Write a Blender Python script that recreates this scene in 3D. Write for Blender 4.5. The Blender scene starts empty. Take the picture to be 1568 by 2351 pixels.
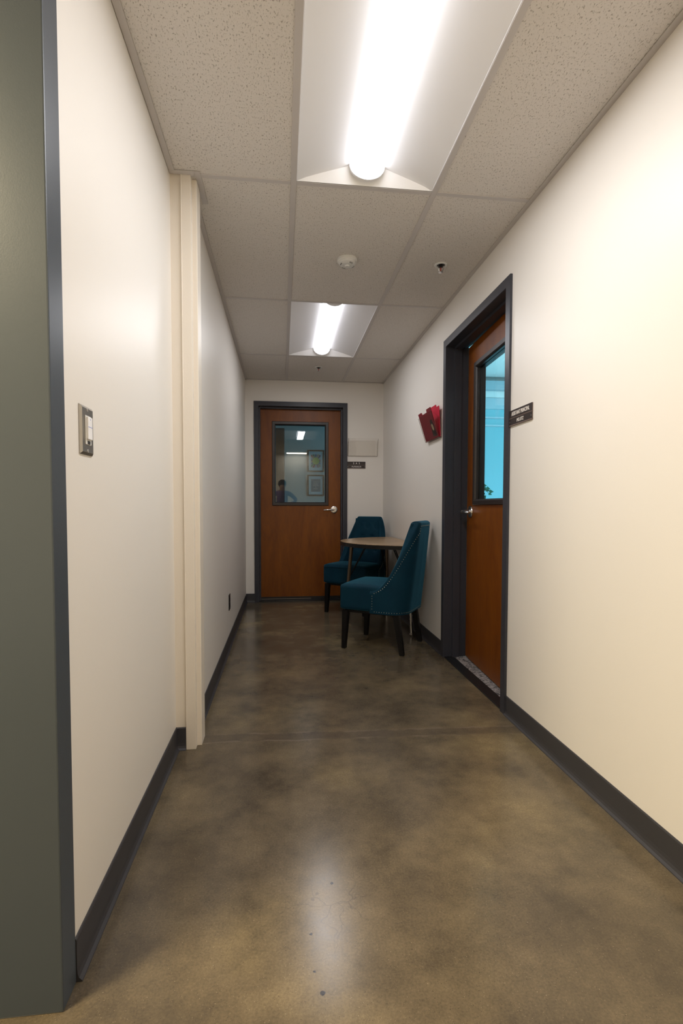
import bpy, bmesh, math, random
from mathutils import Vector, Matrix, Euler
random.seed(7)
S = bpy.context.scene
COL = S.collection
PI = math.pi
R = math.radians

# ------------------------------------------------------------------ dimensions
H = 2.414                    # ceiling height
XR = 1.118                   # right wall face
XL = -0.4556                 # near left wall face
XF = -0.393                  # far left wall face
YC = 2.19                    # cased opening
YB = 5.527                   # back wall face
YJ = 1.0575                  # face of the steel jamb at the corridor mouth
YLOB = -1.67                 # wall of the lobby behind the camera
RUN = 0.0516                 # ceiling runner x
TEE = 2.1856                 # ceiling cross tee y
MOD, LEN = 0.6096, 1.2192

# ------------------------------------------------------------------ materials
def srgb(r, g, b):
    f = lambda c: (c/255/12.92) if c/255 <= 0.04045 else ((c/255+0.055)/1.055)**2.4
    return (f(r), f(g), f(b), 1)

class NT:
    def __init__(s, name):
        s.m = bpy.data.materials.new(name); s.m.use_nodes = True
        s.t = s.m.node_tree; s.n = s.t.nodes; s.l = s.t.links
        s.b = s.n['Principled BSDF']; s.o = s.n['Material Output']
    def node(s, typ, **kw):
        n = s.n.new(typ)
        for k, v in kw.items():
            if k in n.inputs.keys() if isinstance(k, str) else False: n.inputs[k].default_value = v
            else: setattr(n, k, v)
        return n
    def link(s, a, b): s.l.new(a, b)
    def coords(s, scale=(1,1,1), kind='Object', rot=(0,0,0)):
        c = s.n.new('ShaderNodeTexCoord'); m = s.n.new('ShaderNodeMapping')
        m.inputs['Scale'].default_value = scale; m.inputs['Rotation'].default_value = rot
        s.link(c.outputs[kind], m.inputs['Vector']); return m.outputs['Vector']
    def noise(s, vec, scale, detail=4, rough=0.55, dist=0.0):
        n = s.n.new('ShaderNodeTexNoise'); s.link(vec, n.inputs['Vector'])
        n.inputs['Scale'].default_value = scale; n.inputs['Detail'].default_value = detail
        n.inputs['Roughness'].default_value = rough; n.inputs['Distortion'].default_value = dist
        return n.outputs['Fac']
    def ramp(s, fac, stops):
        r = s.n.new('ShaderNodeValToRGB'); s.link(fac, r.inputs['Fac'])
        e = r.color_ramp.elements
        while len(e) < len(stops): e.new(0.5)
        for i, (p, c) in enumerate(stops):
            e[i].position = p; e[i].color = c if len(c) == 4 else (*c, 1)
        return r.outputs['Color']
    def mix(s, fac, a, b, mode='MIX'):
        m = s.n.new('ShaderNodeMix'); m.data_type = 'RGBA'; m.blend_type = mode
        for sock, v in ((m.inputs['Factor'], fac), (m.inputs[6], a), (m.inputs[7], b)):
            if hasattr(v, 'links') or hasattr(v, 'is_linked'): s.link(v, sock)
            else: sock.default_value = v
        return m.outputs[2]
    def math(s, op, a, b=0.0):
        m = s.n.new('ShaderNodeMath'); m.operation = op
        for i, v in enumerate((a, b)):
            if hasattr(v, 'is_linked'): s.link(v, m.inputs[i])
            else: m.inputs[i].default_value = v
        return m.outputs[0]
    def bump(s, h, strength=0.2, dist=0.01):
        b = s.n.new('ShaderNodeBump'); b.inputs['Strength'].default_value = strength
        b.inputs['Distance'].default_value = dist; s.link(h, b.inputs['Height'])
        s.link(b.outputs['Normal'], s.b.inputs['Normal'])
    def set(s, **kw):
        for k, v in kw.items():
            sock = s.b.inputs[k.replace('_', ' ')]
            if hasattr(v, 'is_linked'): s.link(v, sock)
            else: sock.default_value = v
        return s

def plain(name, col, rough=0.5, metal=0.0, spec=0.5, **kw):
    t = NT(name); t.set(Base_Color=col if len(col) == 4 else (*col, 1), Roughness=rough, Metallic=metal)
    t.b.inputs['Specular IOR Level'].default_value = spec
    t.set(**kw); return t.m

def paint(name, col, rough=0.5, bscale=260, bs=0.06, var=0.03):
    t = NT(name); v = t.coords()
    n = t.noise(v, 1.3, 3)
    dark = tuple(c*(1-var) for c in col[:3]) + (1,)
    t.set(Base_Color=t.mix(n, dark, (*col[:3], 1)), Roughness=rough)
    t.b.inputs['Specular IOR Level'].default_value = 0.35
    t.bump(t.noise(v, bscale, 2), bs, 0.002)
    return t.m

def emit(name, col, strength):
    t = NT(name); t.set(Base_Color=(*col, 1), Roughness=0.5)
    t.b.inputs['Emission Color'].default_value = (*col, 1)
    t.b.inputs['Emission Strength'].default_value = strength
    return t.m

M = {}
M['wall'] = paint('cream_wall_paint', (0.79, 0.757, 0.705), 0.40)
M['wall_plain'] = paint('office_wall_paint', (0.74, 0.74, 0.72), 0.6)
M['beige'] = paint('beige_trim_paint', (0.765, 0.705, 0.615), 0.38, 120, 0.10)
M['slate'] = paint('slate_frame_paint', (0.040, 0.042, 0.053), 0.36, 300, 0.05, 0.08)
M['jamb'] = paint('grey_green_jamb_paint', (0.058, 0.071, 0.086), 0.36, 300, 0.05, 0.08)
M['rubber'] = plain('slate_rubber_base', (0.040, 0.039, 0.044), 0.5)
M['grid'] = plain('ceiling_grid_paint', (0.56, 0.53, 0.515), 0.5)
M['white_enamel'] = plain('white_enamel', (0.86, 0.86, 0.87), 0.42)
M['endwhite'] = plain('white_end_plate', (0.88, 0.88, 0.88), 0.5)
M['plastic_white'] = plain('white_plastic', (0.72, 0.72, 0.70), 0.4)
M['plastic_grey'] = plain('grey_plastic', (0.30, 0.30, 0.29), 0.5)
M['black'] = plain('black_plastic', (0.010, 0.010, 0.011), 0.42)
M['blackgloss'] = plain('black_lacquer_wood', (0.004, 0.0035, 0.0035), 0.42, 0.0, 0.3)
M['chrome'] = plain('satin_chrome', (0.66, 0.65, 0.64), 0.24, 1.0)
M['steel'] = plain('brushed_steel', (0.36, 0.34, 0.31), 0.34, 1.0)
M['bronze'] = plain('dark_bronze_tube', (0.16, 0.12, 0.085), 0.3, 0.8)
M['red_metal'] = plain('red_glass_bulb', (0.4, 0.03, 0.01), 0.2)
M['brownframe'] = plain('dark_brown_steel', (0.022, 0.016, 0.014), 0.4)
M['signbrown'] = plain('dark_brown_sign', (0.022, 0.012, 0.010), 0.4)
M['signline'] = plain('sign_edge_tan', (0.16, 0.11, 0.09), 0.5)
M['letter'] = plain('white_letter', (0.85, 0.80, 0.75), 0.5)
M['alu'] = plain('aluminium', (0.55, 0.55, 0.55), 0.35, 1.0)
M['brass'] = plain('antique_brass_nail', (0.55, 0.47, 0.36), 0.32, 1.0)
M['red'] = plain('red_card', (0.48, 0.006, 0.022), 0.5)
M['darkred'] = plain('dark_red_card', (0.20, 0.012, 0.022), 0.5)
M['pinkred'] = plain('pink_red_card', (0.56, 0.010, 0.045), 0.45)
M['motif'] = plain('dark_print', (0.022, 0.014, 0.012), 0.5)
M['motif_pale'] = plain('beige_print', (0.42, 0.30, 0.19), 0.5)
M['darkbrown'] = plain('dark_walnut_cabinet', (0.055, 0.032, 0.026), 0.5)
M['carpet'] = None
M['leafgreen'] = plain('green_leaf', (0.012, 0.085, 0.045), 0.45)
M['bluepot'] = plain('blue_glazed_pot', (0.10, 0.24, 0.42), 0.2)
M['mat'] = plain('mat_board', (0.70, 0.76, 0.80), 0.7)
M['slateprint'] = plain('slate_print', (0.22, 0.26, 0.31), 0.7)
M['sunyellow'] = plain('yellow_print', (0.62, 0.60, 0.12), 0.7)
for i, c in enumerate([(0.35,0.08,0.08),(0.10,0.22,0.12),(0.08,0.14,0.30),(0.42,0.30,0.22),(0.16,0.08,0.16),(0.30,0.40,0.45)]):
    M['ray%d' % i] = plain('print_ray', c, 0.7)

# ceiling tile: matt off-white mineral fibre with dark fissures
t = NT('mineral_fibre_tile'); v = t.coords((1, 0.55, 1))
vo = t.node('ShaderNodeTexVoronoi'); t.link(t.coords((1, 0.5, 1)), vo.inputs['Vector']); vo.inputs['Scale'].default_value = 150
vd = vo.outputs['Distance']
nz = t.noise(t.coords((1, 0.5, 1)), 215, 2, 0.6, 0.3)
pit = t.ramp(nz, [(0.345, (1,1,1)), (0.395, (0,0,0))])
dots = t.ramp(t.noise(v, 420, 1), [(0.27, (1,1,1)), (0.33, (0,0,0))])
p2 = t.math('MAXIMUM', t.math('MULTIPLY', pit, 0.66), t.math('MULTIPLY', dots, 0.5))
t.set(Base_Color=t.mix(p2, (0.70, 0.665, 0.625, 1), (0.27, 0.235, 0.20, 1)), Roughness=0.9)
t.b.inputs['Specular IOR Level'].default_value = 0.1
t.bump(t.math('SUBTRACT', 1.0, p2), 0.5, 0.003)
M['tile'] = t.m

# polished concrete
t = NT('polished_concrete'); v = t.coords()
big = t.noise(v, 1.5, 4, 0.55, 0.0)
mid = t.noise(v, 4.5, 6, 0.68, 0.0)
fine = t.noise(v, 170, 3, 0.7)
speck = t.noise(v, 330, 1)
c1 = t.ramp(big, [(0.33, (0.082, 0.066, 0.046)), (0.52, (0.121, 0.098, 0.066)), (0.70, (0.186, 0.149, 0.088))])
c2 = t.mix(t.ramp(mid, [(0.28, (0,0,0)), (0.72, (1,1,1))]), (0.55, 0.55, 0.57, 1), (1.40, 1.36, 1.26, 1))
c3 = t.mix(1.0, c1, c2, 'MULTIPLY')
c4 = t.mix(1.0, c3, t.mix(fine, (0.50, 0.50, 0.50, 1), (1.52, 1.49, 1.44, 1)), 'MULTIPLY')
c5 = t.mix(t.ramp(speck, [(0.245, (1,1,1)), (0.30, (0,0,0))]), c4, (0.035, 0.026, 0.018, 1))
c6 = t.mix(t.ramp(speck, [(0.72, (0,0,0)), (0.76, (0.6,0.6,0.6))]), c5, (0.40, 0.33, 0.24, 1))
# filled saw cut crossing the floor beside the cased opening
sep = t.node('ShaderNodeSeparateXYZ'); t.link(v, sep.inputs[0])
yy = t.math('ADD', sep.outputs[1], t.math('MULTIPLY', sep.outputs[0], 0.045))
yy = t.math('ADD', yy, t.math('MULTIPLY', t.math('SUBTRACT', t.noise(v, 9, 4), 0.5), 0.05))
band = t.math('ABSOLUTE', t.math('SUBTRACT', yy, 2.262))
edge = t.ramp(t.math('ABSOLUTE', t.math('SUBTRACT', band, 0.038)), [(0.0, (0.55,0.55,0.55)), (0.010, (0,0,0))])
fill = t.ramp(band, [(0.030, (0.42,0.42,0.42)), (0.042, (0,0,0))])
c7 = t.mix(fill, c6, (0.070, 0.054, 0.042, 1))
c8 = t.mix(t.math('MULTIPLY', edge, t.ramp(t.noise(v, 7, 3), [(0.42, (0,0,0)), (0.62, (1,1,1))])), c7, (0.20, 0.16, 0.12, 1))
# hairline cracks around a few drill holes
crv = t.node('ShaderNodeTexVoronoi', feature='DISTANCE_TO_EDGE'); crv.inputs['Scale'].default_value = 9
wv = t.node('ShaderNodeVectorMath', operation='ADD'); nn = t.node('ShaderNodeTexNoise'); nn.inputs['Scale'].default_value = 14; t.link(v, nn.inputs['Vector'])
sc = t.node('ShaderNodeVectorMath', operation='SCALE'); sc.inputs['Scale'].default_value = 0.08; t.link(nn.outputs['Color'], sc.inputs[0])
t.link(v, wv.inputs[0]); t.link(sc.outputs[0], wv.inputs[1]); t.link(wv.outputs[0], crv.inputs['Vector'])
crack = t.ramp(crv.outputs['Distance'], [(0.004, (1,1,1)), (0.012, (0,0,0))])
dm = t.node('ShaderNodeVectorMath', operation='DISTANCE'); dm.inputs[1].default_value = (0.12, 1.26, 0); t.link(v, dm.inputs[0])
cmask = t.ramp(dm.outputs['Value'], [(0.06, (0.5,0.5,0.5)), (0.20, (0,0,0))])
c9 = t.mix(t.math('MULTIPLY', crack, cmask), c8, (0.045, 0.033, 0.024, 1))
prev = c9
for (hx, hy, hr) in ((0.134,1.3488,0.0048),(0.0668,1.1889,0.0036),(0.0689,1.0889,0.0030),(0.0835,1.0372,0.0055)):
    d = t.node('ShaderNodeVectorMath', operation='DISTANCE'); d.inputs[1].default_value = (hx, hy, 0); t.link(v, d.inputs[0])
    dd = t.math('ADD', d.outputs['Value'], t.math('MULTIPLY', t.math('SUBTRACT', fine, 0.5), 0.004))
    prev = t.mix(t.ramp(t.math('DIVIDE', dd, hr*2), [(0.42, (1,1,1)), (0.60, (0,0,0))]), prev, (0.012, 0.008, 0.006, 1))
t.set(Base_Color=prev, Roughness=t.math('ADD', 0.13, t.math('MULTIPLY', mid, 0.16)))
t.b.inputs['Specular IOR Level'].default_value = 0.42
t.bump(t.math('ADD', t.math('MULTIPLY', fine, 0.3), big), 0.05, 0.004)
M['concrete'] = t.m

# stained birch veneer
def wood(name, dark, light, rough, axis_scale, bands=7.0, coat=0.3):
    t = NT(name); v = t.coords(axis_scale)
    a = t.noise(v, bands, 5, 0.6, 1.2); b = t.noise(v, bands*9, 3, 0.6)
    f = t.math('ADD', t.math('MULTIPLY', a, 0.72), t.math('MULTIPLY', b, 0.28))
    t.set(Base_Color=t.ramp(f, [(0.32, dark), (0.66, light)]), Roughness=rough)
    t.b.inputs['Coat Weight'].default_value = coat; t.b.inputs['Coat Roughness'].default_value = 0.32
    return t.m
M['doorwood'] = wood('reddish_birch_door', (0.140, 0.034, 0.0015), (0.235, 0.068, 0.0030), 0.40, (1, 1, 0.22), 6.0, 0.05)
M['doorwood'].node_tree.nodes['Principled BSDF'].inputs['Specular IOR Level'].default_value = 0.3
M['tabletop'] = wood('oak_grain_laminate', (0.15, 0.075, 0.028), (0.50, 0.34, 0.18), 0.27, (0.25, 3.4, 1), 9, 0.2)
M['tabletop'].node_tree.nodes['Mapping'].inputs['Rotation'].default_value = (0, 0, R(24))

# velvet
t = NT('teal_velvet'); v = t.coords()
n = t.noise(v, 7, 4, 0.6)
t.set(Base_Color=t.mix(n, (0.0010, 0.0165, 0.034, 1), (0.0026, 0.038, 0.063, 1)), Roughness=0.75)
t.b.inputs['Sheen Weight'].default_value = 0.75; t.b.inputs['Sheen Roughness'].default_value = 0.35
t.b.inputs['Sheen Tint'].default_value = (0.08, 0.36, 0.56, 1)
t.b.inputs['Specular IOR Level'].default_value = 0.15
t.bump(t.noise(v, 60, 3), 0.12, 0.004)
M['velvet'] = t.m

# patterned office carpet
t = NT('grey_patterned_carpet'); v = t.coords((1, 3.2, 1), rot=(0, 0, R(20)))
n = t.noise(v, 26, 4, 0.7, 1.5)
t.set(Base_Color=t.ramp(n, [(0.46, (0.018, 0.018, 0.020)), (0.50, (0.36, 0.32, 0.30))]), Roughness=0.95)
t.bump(t.noise(t.coords(), 400, 2), 0.6, 0.004)
M['carpet'] = t.m

def glassy(name, tint, refl=1.0):
    t = NT(name)
    tr = t.node('ShaderNodeBsdfTransparent'); tr.inputs['Color'].default_value = (*tint, 1)
    gl = t.node('ShaderNodeBsdfGlossy'); gl.inputs['Roughness'].default_value = 0.0
    fr = t.node('ShaderNodeFresnel'); ge = t.node('ShaderNodeNewGeometry')
    t.link(t.math('ADD', 1.5, t.math('MULTIPLY', ge.outputs['Backfacing'], 1/1.5-1.5)), fr.inputs['IOR'])
    mx = t.node('ShaderNodeMixShader')
    t.link(t.math('MULTIPLY', fr.outputs[0], refl), mx.inputs[0])
    t.link(tr.outputs[0], mx.inputs[1]); t.link(gl.outputs[0], mx.inputs[2]); t.link(mx.outputs[0], t.o.inputs['Surface'])
    return t.m
M['glass'] = glassy('clear_door_glass', (0.96, 0.985, 0.985))
M['acrylic'] = glassy('clear_acrylic', (0.992, 0.988, 0.980), 0.55)
M['acrylic_edge'] = glassy('acrylic_cut_edge', (0.55, 0.51, 0.47), 1.2)

# lamps and lit windows
M['lens_near'] = emit('lit_lens', (0.955, 0.955, 1.0), 5.4)
M['lens_far'] = emit('lit_lens_far', (0.955, 0.95, 1.0), 3.6)
M['warm_lens'] = emit('warm_lit_lens', (1.0, 0.72, 0.38), 16.0)
M['daylight'] = emit('daylit_window_film', (0.10, 0.53, 0.72), 1.22)
M['daylight'].node_tree.nodes['Principled BSDF'].inputs['Base Color'].default_value = (0.02, 0.03, 0.035, 1)

# ------------------------------------------------------------------ mesh helpers
def BM(): return bmesh.new()

def box(bm, x0, x1, y0, y1, z0, z1, bev=0.0, seg=1, mi=0):
    b2 = bmesh.new()
    bmesh.ops.create_cube(b2, size=1)
    for vt in b2.verts:
        vt.co = Vector(((x0+x1)/2 + vt.co.x*(x1-x0), (y0+y1)/2 + vt.co.y*(y1-y0), (z0+z1)/2 + vt.co.z*(z1-z0)))
    if bev > 0:
        bmesh.ops.bevel(b2, geom=b2.edges[:], offset=bev, segments=seg, affect='EDGES', profile=0.6)
    join(bm, b2, mi); return bm

def join(bm, b2, mi=0, mat=None):
    if mat is not None: bmesh.ops.transform(b2, matrix=mat, verts=b2.verts[:])
    mp = {}
    for vt in b2.verts: mp[vt] = bm.verts.new(vt.co)
    for f in b2.faces:
        try:
            nf = bm.faces.new([mp[q] for q in f.verts]); nf.material_index = mi if mi else f.material_index; nf.smooth = f.smooth
        except ValueError: pass
    b2.free()

def cyl(bm, p0, p1, r0, r1=None, seg=20, cap=True, mi=0):
    p0, p1 = Vector(p0), Vector(p1); r1 = r0 if r1 is None else r1
    d = (p1-p0).normalized(); a = d.orthogonal().normalized(); b = d.cross(a)
    A, B = [], []
    for i in range(seg):
        an = 2*PI*i/seg; o = a*math.cos(an)+b*math.sin(an)
        A.append(bm.verts.new(p0+o*r0)); B.append(bm.verts.new(p1+o*r1))
    for i in range(seg):
        j = (i+1) % seg
        f = bm.faces.new((A[i], A[j], B[j], B[i])); f.smooth = True; f.material_index = mi
    if cap:
        f = bm.faces.new(A[::-1]); f.material_index = mi
        f = bm.faces.new(B); f.material_index = mi

def tube(bm, pts, r, seg=10):
    pts = [Vector(p) for p in pts]; rings = []
    for i, p in enumerate(pts):
        d = (pts[min(i+1, len(pts)-1)]-pts[max(i-1, 0)]).normalized()
        a = d.cross(Vector((0.13, 0.21, 0.97))).normalized(); b = d.cross(a)
        rr = r[i] if isinstance(r, (list, tuple)) else r
        rings.append([bm.verts.new(p+(a*math.cos(2*PI*k/seg)+b*math.sin(2*PI*k/seg))*rr) for k in range(seg)])
    for i in range(len(rings)-1):
        for k in range(seg):
            j = (k+1) % seg
            f = bm.faces.new((rings[i][k], rings[i][j], rings[i+1][j], rings[i+1][k])); f.smooth = True
    bm.faces.new(rings[0][::-1]); bm.faces.new(rings[-1])

def lathe(bm, prof, center, axis='Z', seg=32):
    """prof: list of (radius, height) along the axis"""
    c = Vector(center); rings = []
    for (r, h) in prof:
        ring = []
        for k in range(seg):
            a = 2*PI*k/seg; x, y = r*math.cos(a), r*math.sin(a)
            o = {'Z': (x, y, h), 'X': (h, x, y), 'Y': (x, h, y)}[axis]
            ring.append(bm.verts.new(c+Vector(o)))
        rings.append(ring)
    for i in range(len(rings)-1):
        for k in range(seg):
            j = (k+1) % seg
            f = bm.faces.new((rings[i][k], rings[i][j], rings[i+1][j], rings[i+1][k])); f.smooth = True
    bm.faces.new(rings[0][::-1]); bm.faces.new(rings[-1])

def prism(bm, poly, fn, t0, t1, mi=0):
    """extrude a 2-D polygon; fn(u, v, t) -> point"""
    A = [bm.verts.new(fn(u, v, t0)) for u, v in poly]; B = [bm.verts.new(fn(u, v, t1)) for u, v in poly]
    n = len(poly)
    for i in range(n):
        j = (i+1) % n
        f = bm.faces.new((A[i], A[j], B[j], B[i])); f.material_index = mi
    f = bm.faces.new(A[::-1]); f.material_index = mi
    f = bm.faces.new(B); f.material_index = mi

def rbox(bm, cx, cy, cz, sx, sy, sz, r, n=14, fn=None):
    """soft cushion box: a subdivided cube rounded to radius r"""
    b2 = bmesh.new(); bmesh.ops.create_cube(b2, size=2)
    bmesh.ops.subdivide_edges(b2, edges=b2.edges[:], cuts=n, use_grid_fill=True)
    h = Vector((sx/2, sy/2, sz/2)); inn = Vector((max(h.x-r, 1e-4), max(h.y-r, 1e-4), max(h.z-r, 1e-4)))
    for vt in b2.verts:
        # crowd the samples towards the rounded edges
        p = Vector([math.copysign(abs(q)**0.75, q)*hh for q, hh in zip(vt.co, h)])
        q = Vector([max(-i, min(i, c)) for c, i in zip(p, inn)])
        d = p-q
        if d.length > 1e-9: p = q+d.normalized()*r
        vt.co = p
        if fn: fn(vt.co)
        vt.co += Vector((cx, cy, cz))
    for f in b2.faces: f.smooth = True
    join(bm, b2)

def finish(me, sharp=35):
    b = bmesh.new(); b.from_mesh(me)
    bmesh.ops.recalc_face_normals(b, faces=b.faces[:])
    b.to_mesh(me); b.free()
    if any(p.use_smooth for p in me.polygons):
        for p in me.polygons: p.use_smooth = True
        me.set_sharp_from_angle(angle=R(sharp))

def mesh_obj(name, bm, mats, parent=None, world=True):
    """link bm as ONE mesh object; bm is in world coordinates when world is True and the parent is an unrotated Empty"""
    me = bpy.data.meshes.new(name); bm.to_mesh(me); bm.free()
    for m in (mats if isinstance(mats, (list, tuple)) else [mats]): me.materials.append(m)
    finish(me)
    o = bpy.data.objects.new(name, me); COL.objects.link(o)
    if parent:
        o.parent = parent
        if world:
            root = parent
            off = Vector((0, 0, 0))
            while root is not None: off += root.location; root = root.parent
            me.transform(Matrix.Translation(-off))
    return o

def tag(o, label, cat, group=None, kind=None):
    o['label'] = label; o['category'] = cat
    if group: o['group'] = group
    if kind: o['kind'] = kind
    return o

def empty(name, loc, label, cat, group=None, rotz=0, kind=None):
    o = bpy.data.objects.new(name, None); COL.objects.link(o); o.location = loc; o.rotation_euler = (0, 0, rotz)
    o.empty_display_size = 0.1
    return tag(o, label, cat, group, kind)

def copy_tree(o, parent=None):
    c = o.copy(); COL.objects.link(c); c.parent = parent
    for ch in list(o.children): copy_tree(ch, c)
    return c

def struct(name, bm, mats, label, cat):
    return tag(mesh_obj(name, bm, mats), label, cat, kind='structure')

def text_bm(s, size, width=None):
    cu = bpy.data.curves.new('lettering', 'FONT'); cu.body = s; cu.size = size; cu.extrude = 0.0006
    cu.align_x = 'CENTER'; cu.align_y = 'CENTER'; cu.resolution_u = 3
    o = bpy.data.objects.new('lettering', cu); COL.objects.link(o)
    dg = bpy.context.evaluated_depsgraph_get(); dg.update()
    me = bpy.data.meshes.new_from_object(o.evaluated_get(dg))
    b = bmesh.new(); b.from_mesh(me)
    bpy.data.objects.remove(o); bpy.data.curves.remove(cu); bpy.data.meshes.remove(me)
    xs = [q.co.x for q in b.verts]; ys = [q.co.y for q in b.verts]
    cx, cy = (max(xs)+min(xs))/2, (max(ys)+min(ys))/2
    k = (width/(max(xs)-min(xs))) if width else 1
    kh = size/(max(ys)-min(ys))
    for q in b.verts: q.co = Vector(((q.co.x-cx)*k, (q.co.y-cy)*kh, q.co.z))
    return b

# ------------------------------------------------------------------ room shell
T = 0.12
bm = BM(); box(bm, -4.2, XR, YLOB-0.2, YB+0.09, -0.1, 0)
struct('floor', bm, M['concrete'], 'mottled brown polished concrete corridor floor', 'floor')

# right wall with the doorway cut out (frame outer 2.378..3.398, head 2.18)
DY0, DY1, DZ = 2.378, 3.398, 2.182
bm = BM()
box(bm, XR, XR+T, YLOB-0.2, DY0+0.02, 0, H+0.1)
box(bm, XR, XR+T, DY1-0.02, YB+0.15, 0, H+0.1)
box(bm, XR, XR+T, DY0+0.02, DY1-0.02, DZ-0.02, H+0.1)
struct('wall_right', bm, M['wall'], 'long cream wall on the right with the office doorway', 'wall')

BX0, BX1 = -0.301, 0.715
bm = BM()
box(bm, XF-0.3, BX0+0.02, YB, YB+T, 0, H+0.1)
box(bm, BX1-0.02, XR, YB, YB+T, 0, H+0.1)
box(bm, BX0+0.02, BX1-0.02, YB, YB+T, DZ-0.02, H+0.1)
struct('wall_back', bm, M['wall'], 'cream end wall around the closed door', 'wall')

bm = BM(); box(bm, XL-T, XL, YJ+0.067, YC, 0, H+0.1)
struct('wall_left', bm, M['wall'], 'near cream wall on the left with the light switch', 'wall')
bm = BM(); box(bm, XF-T-0.06, XF, YC+0.10, YB, 0, H+0.1)
struct('wall_left_far', bm, M['wall'], 'cream left wall beyond the beige opening jamb', 'wall')
# lobby behind the camera
bm = BM(); box(bm, -4.2, -0.72, YJ+0.005, YJ+0.13, 0, H+0.1)
struct('wall_lobby', bm, M['wall'], 'cream lobby wall beside the grey jamb', 'wall')
bm = BM(); box(bm, -4.3, XR, YLOB-0.12, YLOB, 0, H+0.1)
struct('wall_front', bm, M['wall'], 'cream lobby wall behind the camera', 'wall')
bm = BM(); box(bm, -4.3, -4.2, YLOB, YJ+0.1, 0, H+0.1)
struct('wall_lobby_end', bm, M['wall'], 'cream end wall of the lobby', 'wall')

# grey-green steel jamb at the corridor mouth
bm = BM(); box(bm, -0.74, -0.4523, YJ, YJ+0.067, 0.0, H+0.02, 0.003, 2)
struct('trim_1', bm, M['jamb'], 'tall grey-green steel jamb at the left edge of the corridor mouth', 'jamb')

# beige cased opening: wall return, face trim with a groove, stepped reveal
bm = BM()
box(bm, XL-0.02, -0.414, YC, YC+0.09, 0, H+0.05)
box(bm, -0.4135, -0.3715, YC-0.006, YC+0.10, 0, H+0.0, 0.002, 2)
box(bm, -0.412, -0.4085, YC-0.009, YC, 0.102, H, 0.001)
box(bm, -0.40, -0.352, YC+0.028, YC+0.115, 0.0, H, 0.003, 2)
struct('trim_2', bm, M['beige'], 'beige painted jamb of the opening on the left wall', 'jamb')

# baseboards: cove rubber base with a flared toe
def base(bm, a, b, nrm, h=0.0975):
    a, b, n = Vector((*a, 0)), Vector((*b, 0)), Vector((*nrm, 0))
    prof = [(0, 0), (0.016, 0), (0.0155, 0.003), (0.009, 0.009), (0.006, 0.018), (0.005, 0.03), (0.005, h-0.004), (0.003, h), (0, h)]
    prism(bm, prof, lambda u, v, t: a.lerp(b, t)+n*u+Vector((0, 0, v)), 0, 1)
bm = BM(); base(bm, (XL, YJ+0.067), (XL, YC), (1, 0)); base(bm, (XL, YC), (-0.4138, YC), (0, -1))
struct('baseboard_left', bm, M['rubber'], 'dark slate rubber baseboard along the near left wall', 'baseboard')
bm = BM(); base(bm, (XF, YC+0.115), (XF, YB), (1, 0))
struct('baseboard_left_far', bm, M['rubber'], 'dark slate baseboard along the far left wall', 'baseboard')
bm = BM(); base(bm, (XF, YB), (BX0, YB), (0, -1)); base(bm, (BX1, YB), (XR, YB), (0, -1))
struct('baseboard_back', bm, M['rubber'], 'dark slate baseboard on the end wall beside the door', 'baseboard')
bm = BM(); base(bm, (XR, YLOB), (XR, DY0), (-1, 0))
struct('baseboard_right', bm, M['rubber'], 'dark slate baseboard along the near right wall', 'baseboard')
bm = BM(); base(bm, (XR, DY1), (XR, YB), (-1, 0))
struct('baseboard_right_far', bm, M['rubber'], 'dark slate baseboard on the right wall behind the chairs', 'baseboard')

# ceiling: tiles, suspension grid, wall angle
LIGHTS = [(RUN, TEE-LEN), (RUN, TEE+LEN)]                       # lower-left cell corners of the two fixtures
xs = [-4.2] + [RUN+k*MOD for k in range(-6, 2)] + [XR]
ys = [YLOB] + [TEE+k*LEN for k in range(-3, 3)] + [YB]
ceil = BM()
for i in range(len(xs)-1):
    for j in range(len(ys)-1):
        x0, x1, y0, y1 = xs[i], xs[i+1], ys[j], ys[j+1]
        if x1 < XL+0.2 and y0 > TEE-0.1: continue
        if any(abs(x0-a) < 1e-3 and abs(y0-b) < 1e-3 for a, b in LIGHTS): continue
        box(ceil, x0+0.001, x1-0.001, y0+0.001, y1-0.001, H, H+0.018)
ceiling = struct('ceiling', ceil, M['tile'], 'drop ceiling of off-white fissured mineral tiles', 'ceiling')
g = BM(); w = 0.012; gz = H-0.004
for x in xs[1:-1]:
    y0 = YLOB
    y1 = YB if x > XF else YJ+0.06
    box(g, x-w, x+w, y0, y1, gz, H+0.002, 0.0008)
for y in ys[1:-1]:
    x0 = XF-0.03 if y > TEE-0.1 else (XL if y > 1.0 and y < TEE-0.1 else -4.2)
    for k in range(len(xs)-1):
        a, b = max(xs[k], x0)+w, xs[k+1]-w
        if b > a+0.01: box(g, a, b, y-w, y+w, gz+0.0006, H+0.002, 0.0008)
mesh_obj('suspension_grid', g, M['grid'], ceiling)
g = BM()
def angle(a, b, n):
    a, b, n = Vector((*a, 0)), Vector((*b, 0)), Vector((*n, 0))
    prism(g, [(0, H-0.0045), (0.022, H-0.0045), (0.022, H-0.002), (0.002, H-0.002), (0.002, H+0.02), (0, H+0.02)], lambda u, v, t: a.lerp(b, t)+n*u+Vector((0, 0, v)), 0, 1)
angle((XR, YLOB), (XR, YB), (-1, 0)); angle((XF, YB), (XR, YB), (0, -1)); angle((XF, YC+0.09), (XF, YB), (1, 0))
angle((XL+0.002, YJ+0.06), (XL+0.002, YC-0.031), (1, 0)); angle((XL+0.001, YC-0.008), (-0.3525, YC-0.008), (0, -1)); angle((-0.352, YC-0.03), (-0.352, YC+0.19), (1, 0))
mesh_obj('wall_angle', g, M['grid'], ceiling)

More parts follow.
